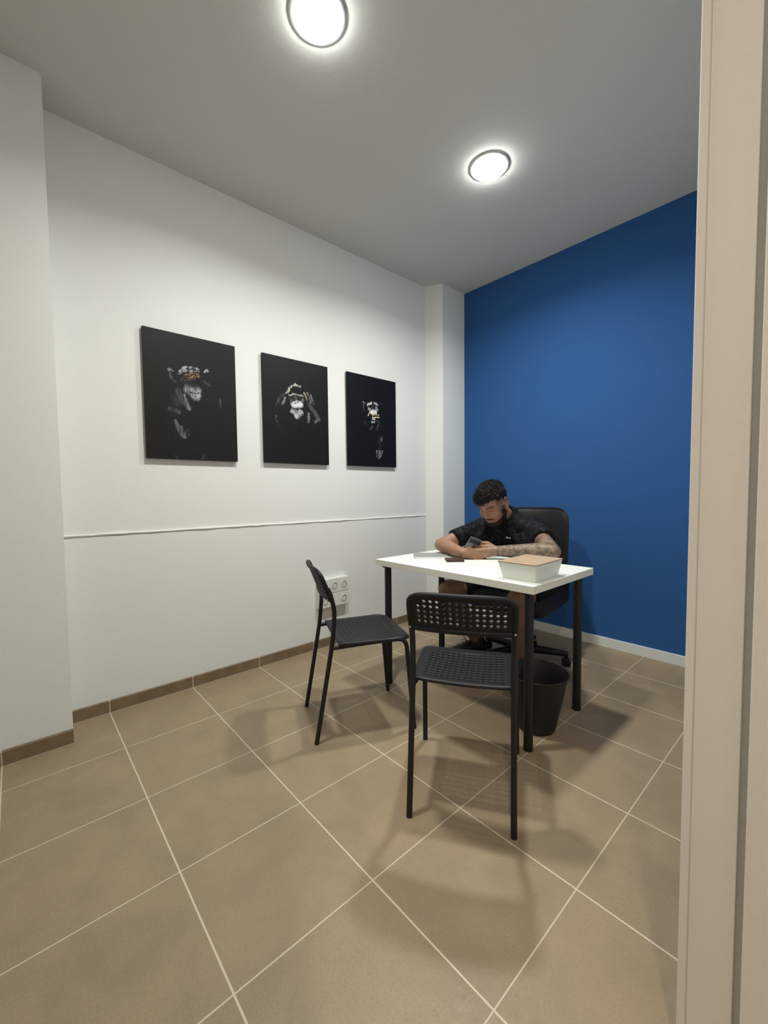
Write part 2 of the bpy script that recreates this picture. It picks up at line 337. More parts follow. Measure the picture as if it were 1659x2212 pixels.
# ------------------------------------------------------------------ sockets
t = empty('socket_panel', (0, 1.402, .300), 0, 'white wall box with two rows of power sockets behind the side chair', 'power socket')
bm = box(bmesh.new(), (0, -.130, -.006), (.036, .130, .208), None, .003); mesh_from(bm, 'housing', M_socket, t)
for rz_ in range(2):
    z0 = .000+rz_*.104
    bm = box(bmesh.new(), (.0362, -.124, z0), (.043, .124, z0+.098), None, .002); pl_ = mesh_from(bm, 'cover_plate', M_socket, t)
    for k in range(3):
        if rz_ == 0 and k == 1: continue
        yc = -.083+.083*k; M = Matrix.Translation((.0432, yc, z0+.049)) @ Matrix.Rotation(PI/2, 4, 'Y')
        bm = lathe(bmesh.new(), [(.0265, 0), (.0265, .0035), (.0225, .0035), (.0205, -.004+.0046), (0, .0006)], 32, M)
        s = mesh_from(bm, 'socket', M_socket, t, True)
        bm = bmesh.new()
        lathe(bm, [(.0205, .0008), (.0225, .0034), (.0205, .0034), (.0190, .0012), (.0205, .0008)], 32, M)  # grey ring stands in for shade along the socket recess
        for sg in (-1, 1): lathe(bm, [(0, .0016), (.0028, .0016), (.0028, .0006), (0, .0006)], 12, M @ Matrix.Translation((0, sg*.0095, 0)))
        mesh_from(bm, 'contact_holes_shade_line', mat('socket_shadow_line', (.16, .16, .15, 1), .5), s)

# ------------------------------------------------------------------ table
TZ = .735; TC = (1.172, 1.570)
t = empty('desk', (TC[0], TC[1], 0), 0, 'white rectangular desk on four round black legs in front of the seated man', 'desk')
bm = box(bmesh.new(), (-.505, -.303, TZ-.034), (.505, .303, TZ), None, .0015); o = mesh_from(bm, 'tabletop', M_top, t)
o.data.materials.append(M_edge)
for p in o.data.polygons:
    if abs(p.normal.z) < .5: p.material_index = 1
for x, y in ((-.428, -.272), (-.452, .236), (.462, -.260), (.458, .232)):
    bm = lathe(bmesh.new(), [(0, 0), (.0195, 0), (.021, .004), (.021, .018), (.0200, .0185), (.0200, TZ-.040), (.034, TZ-.040), (.034, TZ-.0345), (0, TZ-.0345)], 28, Matrix.Translation((x, y, 0)))
    mesh_from(bm, 'leg', M_blacklg, t, True)

# ------------------------------------------------------------------ perforated plastic chairs
def holed(nx, ny, surf, x0, x1, y0, y1, hr, outline, rings=3, skip=()):
    """grid of square cells with round holes, stitched to a rounded outline; surf(x,y)->Vector"""
    bm = bmesh.new(); cw = (x1-x0)/nx; ch = (y1-y0)/ny; V = {}
    def v(x, y):
        k = (round(x*2e4), round(y*2e4))
        if k not in V: V[k] = bm.verts.new(surf(x, y))
        return V[k]
    for j in range(ny):
        for i in range(nx):
            cx, cy = x0+(i+.5)*cw, y0+(j+.5)*ch
            out = [v(cx+a*cw/2, cy+b*ch/2) for a, b in ((1, 0), (1, 1), (0, 1), (-1, 1), (-1, 0), (-1, -1), (0, -1), (1, -1))]
            if (i, j) in skip: bm.faces.new(out); continue
            inn = [bm.verts.new(surf(cx+hr*math.cos(k*PI/4), cy+hr*math.sin(k*PI/4))) for k in range(8)]
            for k in range(8): bm.faces.new((out[k], out[(k+1) % 8], inn[(k+1) % 8], inn[k]))
    # border loop
    bp = [(x0+i*cw/2, y0) for i in range(2*nx)]+[(x1, y0+i*ch/2) for i in range(2*ny)]+[(x1-i*cw/2, y1) for i in range(2*nx)]+[(x0, y1-i*ch/2) for i in range(2*ny)]
    prev = [v(*p) for p in bp]; mx, my = (x0+x1)/2, (y0+y1)/2
    for r in range(1, rings+1):
        f = r/rings; cur = []
        for p in bp:
            a, b = (p[0]-mx)/(x1-x0)*2, (p[1]-my)/(y1-y0)*2
            q = outline(a, b); cur.append(bm.verts.new(surf(p[0]*(1-f)+q[0]*f, p[1]*(1-f)+q[1]*f)))
        for k in range(len(bp)): bm.faces.new((prev[k], prev[(k+1) % len(bp)], cur[(k+1) % len(bp)], cur[k]))
        prev = cur
    return bm, [tuple(x.co) for x in prev]
def sq2round(a, b, n): k = (abs(a)**n+abs(b)**n)**(1/n); m_ = max(abs(a), abs(b)); return a/k*1.0, b/k*1.0
def make_chair(label):
    t = empty('perforated_chair', (0, 0, 0), 0, label, 'chair', 'black perforated chairs at the desk')
    # seat
    def ssurf(x, y):
        e = max(0, (y-.165)/.06)
        z = .455-.016*(1-(x/.20)**2)*(1-((y-.03)/.22)**2)-.014*e*e-.004*max(0, (abs(x)-.15)/.04)**2
        return Vector((x, y, z))
    def sout(a, b):
        u_, v_ = sq2round(a, b, 7 if b > 0 else 14); yy = .053+.173*v_; return u_*(.182+.014*(v_+1)/2), yy
    bm, rim = holed(14, 11, ssurf, -.152, .152, -.095, .165, .0058, sout)
    s = mesh_from(bm, 'seat', M_blackpl, t, True); md = s.modifiers.new('thick', 'SOLIDIFY'); md.thickness = .007; md.offset = -1
    bm = bmesh.new(); rim = [Vector(p)-Vector((0, 0, .006)) for p in rim]; tube(bm, rim+[rim[0]], .0068, 8, False)
    mesh_from(bm, 'seat_rim', M_blackpl, t, True)
    # backrest
    def bsurf(x, z):
        s_ = (z-.66)/.13
        return Vector((x, -.158-.050*s_-.020*(1-(x/.185)**2), z))
    def bout(a, b):
        u_, v_ = sq2round(a, b, 5 if b > 0 else 16); return u_*.179, .7180+.0670*v_
    bm, rim = holed(14, 5, bsurf, -.157, .157, .672, .771, .0070, bout, 2, {(0, 4)})
    b = mesh_from(bm, 'backrest', M_blackpl, t, True); md = b.modifiers.new('thick', 'SOLIDIFY'); md.thickness = .008; md.offset = 0
    bm = bmesh.new(); rim = [Vector(p) for p in rim]; tube(bm, rim+[rim[0]], .0105, 10, False); mesh_from(bm, 'backrest_rim', M_blackpl, b, True)
    for sg in (-1, 1):
        bm = tube(bmesh.new(), fillet([(sg*.175, -.232, 0), (sg*.175, -.152, .46), (sg*.177, -.140, .60), (sg*.179, -.158, .675), (sg*.176, -.170, .705)], .05), .0105, 14)
        l = mesh_from(bm, 'leg', M_blackmt, t, True)
        bm = tube(bmesh.new(), fillet([(sg*.200, .233, 0), (sg*.194, .196, .442), (sg*.184, .05, .440), (sg*.176, -.154, .432)], .045, 7), .0105, 14)
        mesh_from(bm, 'leg', M_blackmt, t, True)
        bm = box(bmesh.new(), (sg*.176-.013, -.125, .430), (sg*.176+.013, -.090, .450), None, .004); mesh_from(bm, 'bracket', M_blackpl, t, True)
        bm = lathe(bmesh.new(), [(0, .0025), (.003, .002), (.0042, 0), (0, -.001)], 12, Matrix.Translation((sg*.179, -.172, .655)) @ Matrix.Rotation(PI/2, 4, 'X'))
        o = mesh_from(bm, 'screw', M_steel, t, True); o['label'] = 'shiny silver screw'
    bm = tube(bmesh.new(), [(-.18, .165, .438), (.18, .165, .438)], .008, 10); mesh_from(bm, 'crossbar', M_blackmt, t, True)
    return t
def copy_tree(o, parent=None):
    c = o.copy(); C.objects.link(c); c.parent = parent
    for ch in o.children: copy_tree(ch, c)
    return c
ch1 = make_chair('black perforated chair nearest the camera, its back turned to the camera')
ch1.location = (1.569, .950, 0); ch1.rotation_euler = (0, 0, math.radians(122.6-90))
ch2 = copy_tree(ch1); ch2.location = (.902, .932, 0); ch2.rotation_euler = (0, 0, math.radians(66.3-90))
ch2['label'] = 'black perforated chair seen from its side near the white wall, left of the other one'

# ------------------------------------------------------------------ waste bin
t = empty('waste_bin', (1.568, 1.502, 0), 0, 'round black plastic waste bin under the front right corner of the desk', 'waste bin')
bm = lathe(bmesh.new(), [(0, 0), (.078, 0), (.085, .004), (.088, .012), (.139, .258), (.141, .262), (.1435, .266), (.1435, .272), (.140, .274), (.136, .266), (.084, .014), (0, .012)], 64)
mesh_from(bm, 'body', M_bin, t, True)
bm = tube(bmesh.new(), [(.1418*math.cos(a), .1418*math.sin(a), .2715) for a in np.linspace(0, 2*PI, 65)], .0035, 8, False); mesh_from(bm, 'rim', M_bin, t, True)

# ------------------------------------------------------------------ things on the table
t = empty('storage_box', (1.562, 1.452, TZ), math.radians(1.5), 'white tapered storage box with a wooden lid on the right end of the desk', 'storage box')
def frustum(bm, a0, b0, z0, a1, b1, z1, rr=.008, flip=False):
    def ring(a, b, z): return [bm.verts.new((sx*(a-rr)+rr*math.cos(th), sy*(b-rr)+rr*math.sin(th), z)) for sx, sy, t0 in ((1, 1, 0), (-1, 1, 1), (-1, -1, 2), (1, -1, 3)) for th in [(t0+k/4)*PI/2 for k in range(5)]]
    lo = ring(a0, b0, z0); hi = ring(a1, b1, z1); n_ = len(lo)
    for k in range(n_): bm.faces.new((lo[k], lo[(k+1) % n_], hi[(k+1) % n_], hi[k]))
    return lo, hi
bm = bmesh.new(); lo, hi = frustum(bm, .080, .112, .001, .0925, .134, .076); bm.faces.new(lo[::-1]); bm.faces.new(hi); mesh_from(bm, 'body', M_boxw, t, True)
bm = bmesh.new(); lo, hi = frustum(bm, .0935, .135, .0762, .0935, .135, .0795, .006); bm.faces.new(lo[::-1]); bm.faces.new(hi); o = mesh_from(bm, 'lid', M_wood, t)
o.data.materials.append(M_woodedge)
for p in o.data.polygons:
    if abs(p.normal.z) < .5: p.material_index = 1
o['label'] = 'light wooden lid'
t = empty('wallet', (1.037, 1.548, TZ), math.radians(48), 'small dark brown wallet lying on the desk beside the grey notebook', 'wallet')
bm = box(bmesh.new(), (-.050, -.047, .0005), (.050, .047, .006), None, .002); mesh_from(bm, 'lower_flap', M_wallet, t, True)
bm = box(bmesh.new(), (-.049, -.046, .0062), (.050, .047, .012), None, .002); mesh_from(bm, 'upper_flap', M_wallet, t, True)
t = empty('notebook', (.833, 1.572, TZ), math.radians(47), 'flat grey notebook with white page edges on the left part of the desk', 'notebook')
bm = box(bmesh.new(), (-.100, -.088, .0005), (.100, .088, .0085), None, .001); mesh_from(bm, 'pages', M_paper, t)
bm = box(bmesh.new(), (-.102, -.080, .0087), (.102, .089, .0108), None, .0005); mesh_from(bm, 'cover', M_grey, t)
bm = box(bmesh.new(), (-.06, -.05, 0), (.06, .05, .0006)); o = mesh_from(bm, 'paper_sheet', M_paper); o.location = (.942, 1.640, TZ+.0006); o.rotation_euler = (0, 0, math.radians(38))
tag(o, 'white sheet of paper under the man\'s untattooed forearm', 'paper')

# ------------------------------------------------------------------ office chair
t = empty('office_chair', (1.072, 2.235, 0), math.radians(8), 'black leather office chair on castors that the man sits in', 'office chair')
def cushion(bm, hx, hy, hz, n=5, f=None, M=None, ze=.5):
    r = bmesh.ops.create_uvsphere(bm, u_segments=44, v_segments=26, radius=1)
    for v in r['verts']:
        x, y, z = v.co; e = 2.0/n
        ph = math.atan2(y, x); th = math.asin(max(-1, min(1, z)))
        ce = lambda c, p: math.copysign(abs(c)**p, c)
        x = ce(math.cos(th), ze)*ce(math.cos(ph), e)*hx; y = ce(math.cos(th), ze)*ce(math.sin(ph), e)*hy; z = ce(math.sin(th), ze)*hz
        v.co = Vector((x, y, z)) if f is None else f(x, y, z)
        if M is not None: v.co = M @ v.co
    return bm
bm = cushion(bmesh.new(), .250, .300, .070, 7, None, Matrix.Translation((0, -.02, .425)), .34)
mesh_from(bm, 'seat', M_leather, t, 'all')
bm = box(bmesh.new(), (-.10, -.12, .350), (.10, .12, .372), None, .008); mesh_from(bm, 'seat_pan', M_blackpl, t)
bm = cushion(bmesh.new(), .226, .30, .042, 5.5, lambda x, y, z: Vector((x, z+.10*(x/.24)**2*-1+.045*abs(y/.3)**2*0, y)), Matrix.Translation((0, .300, .700)) @ Matrix.Rotation(math.radians(-6), 4, 'X'))
bk = mesh_from(bm, 'backrest', M_leather, t, 'all')
bm = bmesh.new()
pts = []
for k in range(81):
    a = 2*PI*k/80; e = 2/5.5; x = math.copysign(abs(math.cos(a))**e, math.cos(a))*.229; y = math.copysign(abs(math.sin(a))**e, math.sin(a))*.303
    pts.append(Matrix.Translation((0, .300, .700)) @ Matrix.Rotation(math.radians(-6), 4, 'X') @ Vector((x, -.10*(x/.24)**2-.012, y)))
tube(bm, pts, .008, 8, False); mesh_from(bm, 'piping', M_leather, bk, True)
bm = tube(bmesh.new(), fillet([(0, .05, .352), (0, .33, .352), (0, .335, .46), (0, .312, .62)], .05), .018, 12, True, .6); mesh_from(bm, 'back_support', M_blackmt, t, True)
HX, HY = .0286, -.0909
bm = lathe(bmesh.new(), [(0, .06), (.03, .06), (.03, .20), (.018, .205), (.018, .352), (0, .352)], 24, Matrix.Translation((HX, HY, 0))); mesh_from(bm, 'gas_lift', M_blackmt, t, True)
for k in range(5):
    a = math.radians(22+72*k); d = Vector((math.cos(a), math.sin(a), 0))
    bm = tube(bmesh.new(), [d*.02+Vector((HX, HY, .092)), d*.16+Vector((HX, HY, .088)), d*.288+Vector((HX, HY, .078))], [.027, .023, .018], 10)
    arm = mesh_from(bm, 'base_arm', M_blackpl, t, True)
    bm = bmesh.new(); c = d*.278+Vector((HX, HY, 0)); ax = Vector((-d.y, d.x, 0))
    for s in (-1, 1):
        Mx = Matrix.Translation(c+ax*s*.013+Vector((0, 0, .027))) @ ax.to_track_quat('Z', 'Y').to_matrix().to_4x4()
        lathe(bm, [(0, -.009), (.022, -.009), (.0265, -.006), (.0265, .006), (.022, .009), (0, .009)], 20, Mx)
    tube(bm, [c+Vector((0, 0, .027)), c+Vector((0, 0, .072))], .009, 8)
    tube(bm, [c-ax*.022+Vector((0, 0, .027)), c+ax*.022+Vector((0, 0, .027))], .005, 8)
    mesh_from(bm, 'castor', M_blackpl, arm, True)

# ------------------------------------------------------------------ the seated man
def capsule(bm, p0, p1, r0, r1, flat0=False, flat1=False, seg=20, sq=1.0, up=None):
    p0 = Vector(p0); p1 = Vector(p1); d = p1-p0; L = max(d.length, 1e-5)
    if up is None: x, y, z = frame_of(d if d.length > 1e-5 else Vector((0, 0, 1)))
    else: z = d.normalized(); x = Vector(up).cross(z).normalized(); y = z.cross(x)
    prof = []
    if flat0: prof += [(0, 0), (r0, 0)]
    else: prof += [(r0*math.sin(a), -r0*math.cos(a)) for a in np.linspace(0, PI/2, 7)]
    if flat1: prof += [(r1, L), (0, L)]
    else: prof += [(r1*math.cos(a), L+r1*math.sin(a)) for a in np.linspace(0, PI/2, 7)]
    M = Matrix(((x.x, y.x*sq, z.x, p0.x), (x.y, y.y*sq, z.y, p0.y), (x.z, y.z*sq, z.z, p0.z), (0, 0, 0, 1)))
    prof = [(max(0, r), h) for r, h in prof]; prof[0] = (0, prof[0][1]); prof[-1] = (0, prof[-1][1])
    lathe(bm, prof, seg, M)
def ellipsoid(bm, c, r, M=None, sub=3):
    q = bmesh.ops.create_icosphere(bm, subdivisions=sub, radius=1)
    for v in q['verts']:
        v.co = Vector((v.co.x*r[0]+c[0], v.co.y*r[1]+c[1], v.co.z*r[2]+c[2]))
        if M is not None: v.co = M @ v.co
def fuse(bm, voxel, smooth, it=4):
    me = bpy.data.meshes.new('tmp'); bmesh.ops.recalc_face_normals(bm, faces=bm.faces); bm.to_mesh(me); bm.free()
    o = bpy.data.objects.new('tmp', me); C.objects.link(o)
    m = o.modifiers.new('r', 'REMESH'); m.mode = 'VOXEL'; m.voxel_size = voxel; m.use_smooth_shade = True
    if smooth: s = o.modifiers.new('s', 'SMOOTH'); s.factor = smooth; s.iterations = it
    dg = bpy.context.evaluated_depsgraph_get(); out = bpy.data.meshes.new_from_object(o.evaluated_get(dg))
    bpy.data.objects.remove(o); bpy.data.meshes.remove(me); return out
def co_np(me):
    a = np.empty(len(me.vertices)*3, np.float32); me.vertices.foreach_get('co', a); return a.reshape(-1, 3).astype(float)
def set_co(me, a): me.vertices.foreach_set('co', a.astype(np.float32).ravel()); me.update()
def vnorm(me):
    a = np.empty(len(me.vertices)*3, np.float32); me.vertices.foreach_get('normal', a); return a.reshape(-1, 3).astype(float)
def seg_d(P, a, b):
    a = np.array(a, float); b = np.array(b, float); v = b-a; t = np.clip(((P-a)@v)/(v@v+1e-12), 0, 1); return np.linalg.norm(P-a-t[:, None]*v, axis=1), t
def trig_noise(P, s, seed, octv=3):
    rg = np.random.RandomState(seed); out = np.zeros(len(P)); amp = 1; tot = 0
    for o in range(octv):
        for k in range(5):
            d = rg.randn(3); d /= np.linalg.norm(d); out += amp*np.sin(P@d*s*(2**o)*(1+.4*rg.rand())+rg.rand()*6.28); 
        tot += amp*2.2; amp *= .5
    return out/tot

HC = Vector((1.054, 1.909, 1.050)); HS = 1.10
HM = Matrix.Translation(HC) @ Matrix.Rotation(math.radians(2), 4, 'Z') @ Matrix.Rotation(math.radians(-3), 4, 'Y') @ Matrix.Rotation(math.radians(33), 4, 'X') @ Matrix.Diagonal((HS, HS, HS, 1))
HMi = HM.inverted()
sR, eR, wR = Vector((.862, 2.010, .868)), Vector((.790, 1.722, .790)), Vector((1.035, 1.628, .772))
sL, eL, wL = Vector((1.235, 2.085, .875)), Vector((1.455, 1.885, .795)), Vector((1.178, 1.765, .786))
neck0, neck1 = Vector((1.050, 2.055, .955)), Vector((1.050, 1.95, 1.03))
hipR, kR, aR = Vector((1.00, 2.32, .50)), Vector((.748, 1.840, .475)), Vector((.822, 2.060, .085))
hipL, kL, aL = Vector((1.20, 2.32, .50)), Vector((1.256, 1.868, .495)), Vector((1.215, 1.968, .085))
bm = bmesh.new()
# head
hv = lambda *p: HM @ Vector(p)
ellipsoid(bm, (0, .012, .030), (.0745, .096, .086), HM, 4)
ellipsoid(bm, (0, -.026, -.030), (.060, .062, .078), HM, 4)
ellipsoid(bm, (0, -.052, -.088), (.034, .030, .026), HM)
for s in (-1, 1):
    capsule(bm, hv(s*.052, .000, -.045), hv(s*.028, -.055, -.088), .020, .018)
    ellipsoid(bm, (s*.034, -.052, -.022), (.031, .027, .032), HM)
    ellipsoid(bm, (s*.030, -.0715, .011), (.0150, .0120, .0115), HM)
    capsule(bm, hv(s*.010, -.083, .029), hv(s*.042, -.073, .029), .0095, .009)
    ellipsoid(bm, (s*.0125, -.093, -.022), (.0085, .010, .0075), HM)
    # ear
    e = [hv(s*.074, .010+.018*math.cos(a)*(1 if math.cos(a) > 0 else .7), .006+.030*math.sin(a)) for a in np.linspace(-1.9, 2.6, 12)]
    e = [p+(HM.to_3x3() @ Vector((s*(.006+.006*(i/11)), 0, 0))) for i, p in enumerate(e)]
    for a, b in zip(e, e[1:]): capsule(bm, a, b, .0048, .0048, seg=8)
    ellipsoid(bm, (s*.074, .008, .004), (.0065, .015, .026), HM)
    ellipsoid(bm, (s*.077, .000, -.026), (.006, .008, .010), HM)
capsule(bm, hv(0, -.084, .026), hv(0, -.104, -.018), .0080, .0115)
capsule(bm, hv(0, -.080, .036), hv(0, -.070, .075), .022, .022)
capsule(bm, hv(-.019, -.084, -.054), hv(.019, -.084, -.054), .0065, .0065); ellipsoid(bm, (0, -.0885, -.053), (.014, .008, .0055), HM)
ellipsoid(bm, (0, -.087, -.0625), (.017, .008, .006), HM)
capsule(bm, neck0, hv(0, .030, -.045), .062, .058); capsule(bm, hv(0, -.01, -.06), neck0+Vector((0, -.02, 0)), .045, .055)
# torso (under the clothes)
capsule(bm, (1.08, 2.33, .56), (1.055, 2.13, .86), .135, .125); capsule(bm, (.95, 2.07, .86), (1.15, 2.12, .86), .075, .075)
capsule(bm, sR, sL, .045, .045)
# arms
def muscle(a, b, r0, rm, r1, k=.4):
    m = a.lerp(b, k); capsule(bm, a, m, r0, rm); capsule(bm, m, b, rm, r1)
muscle(sR, eR, .048, .052, .041); muscle(eR, wR, .043, .047, .027, .3)
muscle(sL, eL, .048, .054, .043); muscle(eL, wL, .044, .047, .028, .3)
# legs
muscle(hipR, kR, .095, .088, .062, .5); muscle(kR, aR, .060, .066, .036, .35); muscle(hipL, kL, .095, .088, .062, .5); muscle(kL, aL, .060, .066, .036, .35)
ellipsoid(bm, kR+Vector((-.005, -.01, .004)), (.058, .055, .058)); ellipsoid(bm, kL+Vector((0, -.012, .002)), (.058, .055, .060))
capsule(bm, (1.0, 2.36, .52), (1.19, 2.36, .52), .12, .12)
for a, d in ((aR, Vector((-.35, -.94, 0)).normalized()), (aL, Vector((.05, -1, 0)).normalized())): capsule(bm, a-Vector((0, 0, .020)), a+d*.09-Vector((0, 0, .052)), .030, .020)
# hands: five separate fingers each, curled around the phone
def hand(wrist, d, n, up, curls, thumb):
    """d along the fingers, n back-of-hand normal, up toward the thumb side"""
    d = d.normalized(); n = (n-d*n.dot(d)).normalized(); up = n.cross(d) if n.cross(d).dot(up) > 0 else d.cross(n)
    palm = wrist+d*.045
    for k in range(4):
        s = (.027, .009, -.009, -.026)[k]; L = (.043, .047, .044, .034)[k]
        base = wrist+d*(.086-.004*abs(k-1))+up*s
        capsule(bm, wrist+up*s*.55+d*.01, base, .0155, .0115, seg=14)
        p = base; ang = 0; dirv = d
        for j in range(3):
            ang += curls[k][j]; dirv = (d*math.cos(ang)-n*math.sin(ang)+up*(.05*(1.5-k))).normalized()
            q = p+dirv*L*(1, .62, .50)[j]; capsule(bm, p, q, (.0098, .0088, .0078)[j]*(1 if k < 3 else .9), (.0088, .0078, .0068)[j]*(1 if k < 3 else .9), seg=14); p = q
    t0 = wrist+d*.022+up*.022-n*.006
    pts = [t0]+[wrist+d*a+up*b-n*c for a, b, c in thumb]
    for a, b, r0, r1 in zip(pts, pts[1:], (.0165, .0118, .0102), (.0118, .0102, .0085)): capsule(bm, a, b, r0, r1, seg=14)
    capsule(bm, wrist, palm, .024, .023)
# screen side: fingers of his left hand point away to the left of the picture, of his right hand to the right
dl = Vector((-.70, -.72, -.02)); nl = Vector((.70, -.70, .25))
dr = Vector((.80, .58, -.08)); nr = Vector((.62, -.76, -.15))
hand(wL, dl, nl, Vector((0, 0, 1)), [(.15, .55, .45), (.25, .60, .5), (.35, .65, .5), (.45, .7, .5)], [(.050, .046, .010), (.078, .050, .026), (.100, .044, .038)])
hand(wR, dr, nr, Vector((0, 0, 1)), [(.10, .35, .35), (.12, .4, .35), (.15, .45, .4), (.2, .5, .4)], [(.040, .042, .014), (.062, .056, .030), (.080, .060, .044)])
body_me = fuse(bm, .0030, .5, 3)
P = co_np(body_me)
Q = np.c_[P, np.ones(len(P))] @ np.array(HMi).T[:, :3]          # head space
def push(center, sig, vec, tri=None):
    global Q
    w_ = np.exp(-(((Q-np.array(center))/np.array(sig))**2).sum(1)); Q += w_[:, None]*np.array(vec)
near = (np.abs(Q) < .16).all(1)
Q0 = Q.copy()
for s in (-1, 1):
    push((s*.030, -.090, .020), (.015, .014, .004), (0, .003, 0))
    push((s*.018, -.088, .012), (.006, .010, .008), (0, .006, 0))
    push((s*.030, -.086, .002), (.014, .014, .003), (0, .002, 0))
    push((s*.024, -.090, -.036), (.006, .012, .012), (0, .003, 0))
push((0, -.096, -.0582), (.020, .012, .0022), (0, .0055, 0))
push((0, -.092, -.072), (.016, .012, .005), (0, .004, 0))
dQ = (Q-Q0); dQ[~near] = 0
P = P+dQ @ np.array(HM.to_3x3()).T
# soften the face so its forms flow into each other
Ed = np.array([e.vertices[:] for e in body_me.edges]); wgt = near*1.0*np.clip((-Q[:, 1]-.02)/.03, 0, 1)*(Q[:, 2] > -.12)
wgt *= 1-.75*np.exp(-((Q[:, 2]+.056)/.012)**2)*(np.abs(Q[:, 0]) < .03); deg = np.bincount(Ed.ravel(), minlength=len(P))[:, None]
for _ in range(14):
    acc = np.zeros_like(P); np.add.at(acc, Ed[:, 0], P[Ed[:, 1]]); np.add.at(acc, Ed[:, 1], P[Ed[:, 0]])
    P = P+(acc/np.maximum(deg, 1)-P)*.6*wgt[:, None]
set_co(body_me, P)
Q = np.c_[P, np.ones(len(P))] @ np.array(HMi).T[:, :3]
# skin colours: beard shadow, brows, lips, tattoo ink mask, painted shade at mouth and nostrils
skin = np.tile(np.array([.30, .165, .100]), (len(P), 1))
blotch = trig_noise(P, 60, 3)[:, None]; skin *= 1+.05*blotch
face = near & (Q[:, 1] < .06)
def blend(mask, col, k=1.0):
    global skin
    m_ = np.clip(mask, 0, 1)[:, None]*k; skin = skin*(1-m_)+np.array(col)*m_
sm = lambda x, a, b: np.clip((x-a)/(b-a), 0, 1)
x_, y_, z_ = np.abs(Q[:, 0]), Q[:, 1], Q[:, 2]
hn = near*1.0
blend(face*sm(-y_, .02, .06), (.36, .165, .115), .6)
# beard zone: jaw, chin, moustache, sideburns
jaw = sm(-z_-(.036+.50*np.clip(-y_-.02, 0, 1)), 0, .022)*sm(-y_, -.030, -.005)
side = sm(x_, .050, .062)*sm(-z_, -.03, .03)*sm(y_, -.050, -.030)*sm(-y_, -.010, .008)*.8
mous = np.exp(-((z_+.0440+.45*np.clip(x_-.014, 0, 1))/.0048)**2)*sm(-y_, .060, .070)*sm(.034-x_, 0, .006)
chin = sm(-z_, .070, .078)*sm(-y_, .0, .02)
beard = np.clip(np.maximum.reduce([jaw*sm(-z_, .02, .04), side, mous, chin]), 0, 1)*near*(Q[:, 2] > -.135)*sm(.0725-x_, 0, .003)*(x_ < .0725)
noseguard = (z_ > -.040) & (x_ < .045) & (y_ < -.06); beard[noseguard] = 0
lipm = np.exp(-((z_+.058)/.0075)**2)*sm(.024-x_, 0, .006)*sm(-y_, .066, .076)*near
beard *= (1-lipm)
fade = sm(z_, .005, .03)*sm(x_, .045, .06)*near*sm(y_, -.062, -.045)
blend(fade, (.045, .030, .024), .65)
blend(beard, (.028, .018, .014), .88)
brow = np.exp(-((z_-(.0285-.10*np.clip(x_-.034, 0, 1)))/.0058)**2)*sm(x_, .010, .015)*sm(.052-x_, 0, .008)*sm(-y_, .050, .060)*near
blend(brow, (.025, .017, .014), .9)
lash = np.exp(-((z_-.0045)/.0032)**2)*np.exp(-((x_-.031)/.012)**2)*sm(-y_, .052, .062)*near
blend(lash, (.03, .018, .014), .85)
blend(lipm, (.27, .10, .085), .8)
blend(np.exp(-((z_+.0582)/.0014)**2)*sm(.021-x_, 0, .004)*sm(-y_, .066, .076)*near, (.08, .03, .025), .8)  # dark line paints the shade where the lips meet
nost = np.exp(-(((x_-.008)/.0035)**2+((z_+.0335)/.0025)**2))*(y_ < -.088)*near; blend(nost, (.06, .03, .025), .8)  # dark spots paint the shade inside the nostrils
dU, tU = seg_d(P, sL, eL); dF, tF = seg_d(P, eL, wL)
tat = np.clip(np.maximum((dU < .075)*sm(tU, .2, .3), (dF < .062)*sm(1-tF, -.02, .03)), 0, 1)
tat *= ~(near & (dU > .06)); tat[P[:, 0] < 1.10] = 0
dK, _ = seg_d(P, kR, aR); dK2, _ = seg_d(P, kL, aL); dK3, _ = seg_d(P, hipR, kR); legm = (P[:, 2] < .65)
blend(legm*1.0, (.22, .125, .080), .8)
ca = body_me.color_attributes.new('skin', 'FLOAT_COLOR', 'POINT'); ca.data.foreach_set('color', np.c_[skin, np.ones(len(P))].astype(np.float32).ravel())
ca = body_me.color_attributes.new('ink', 'FLOAT_COLOR', 'POINT'); ca.data.foreach_set('color', np.c_[tat, tat, tat, np.ones(len(P))].astype(np.float32).ravel())
def skin_mat():
    m = mat('skin', rough=.5, spec=.4); t = NT(m); p = t.n['Principled BSDF']
    a = t.add('ShaderNodeAttribute'); a.attribute_name = 'skin'; b = t.add('ShaderNodeAttribute'); b.attribute_name = 'ink'
    co = t.add('ShaderNodeTexCoord').outputs['Object']
    n1 = t.noise(26, 2, co, .5, 1.6); lines = t.ramp(t.math('ABSOLUTE', t.math('SUBTRACT', t.math('FRACT', t.math('MULTIPLY', n1, 9.0)), .5)), .06, .22, 1, 0)
    n2 = t.ramp(t.noise(24, 3, co, .6, .8), .46, .56); ink = t.math('MAXIMUM', t.math('MULTIPLY', lines, .85), t.math('MULTIPLY', n2, .9))
    f = t.math('MULTIPLY', t.math('MULTIPLY', ink, .85), b.outputs['Fac'])
    tint = t.mix(t.ramp(t.noise(12, 2, co), .55, .68), (.045, .047, .040, 1), (.11, .035, .03, 1))
    c = t.mix(t.math('MULTIPLY', b.outputs['Fac'], .55), a.outputs['Color'], (.20, .165, .115, 1))
    t.ln(t.mix(f, c, tint), p.inputs['Base Color'])
    p.inputs['Subsurface Weight'].default_value = .06; p.inputs['Subsurface Radius'].default_value = (.01, .004, .002)
    bp = t.add('ShaderNodeBump'); bp.inputs['Strength'].default_value = .12; bp.inputs['Distance'].default_value = .001
    t.ln(t.noise(350, 3, co), bp.inputs['Height']); t.ln(bp.outputs[0], p.inputs['Normal']); return m
person = link(body_me, 'person', skin_mat(), None, 'all')
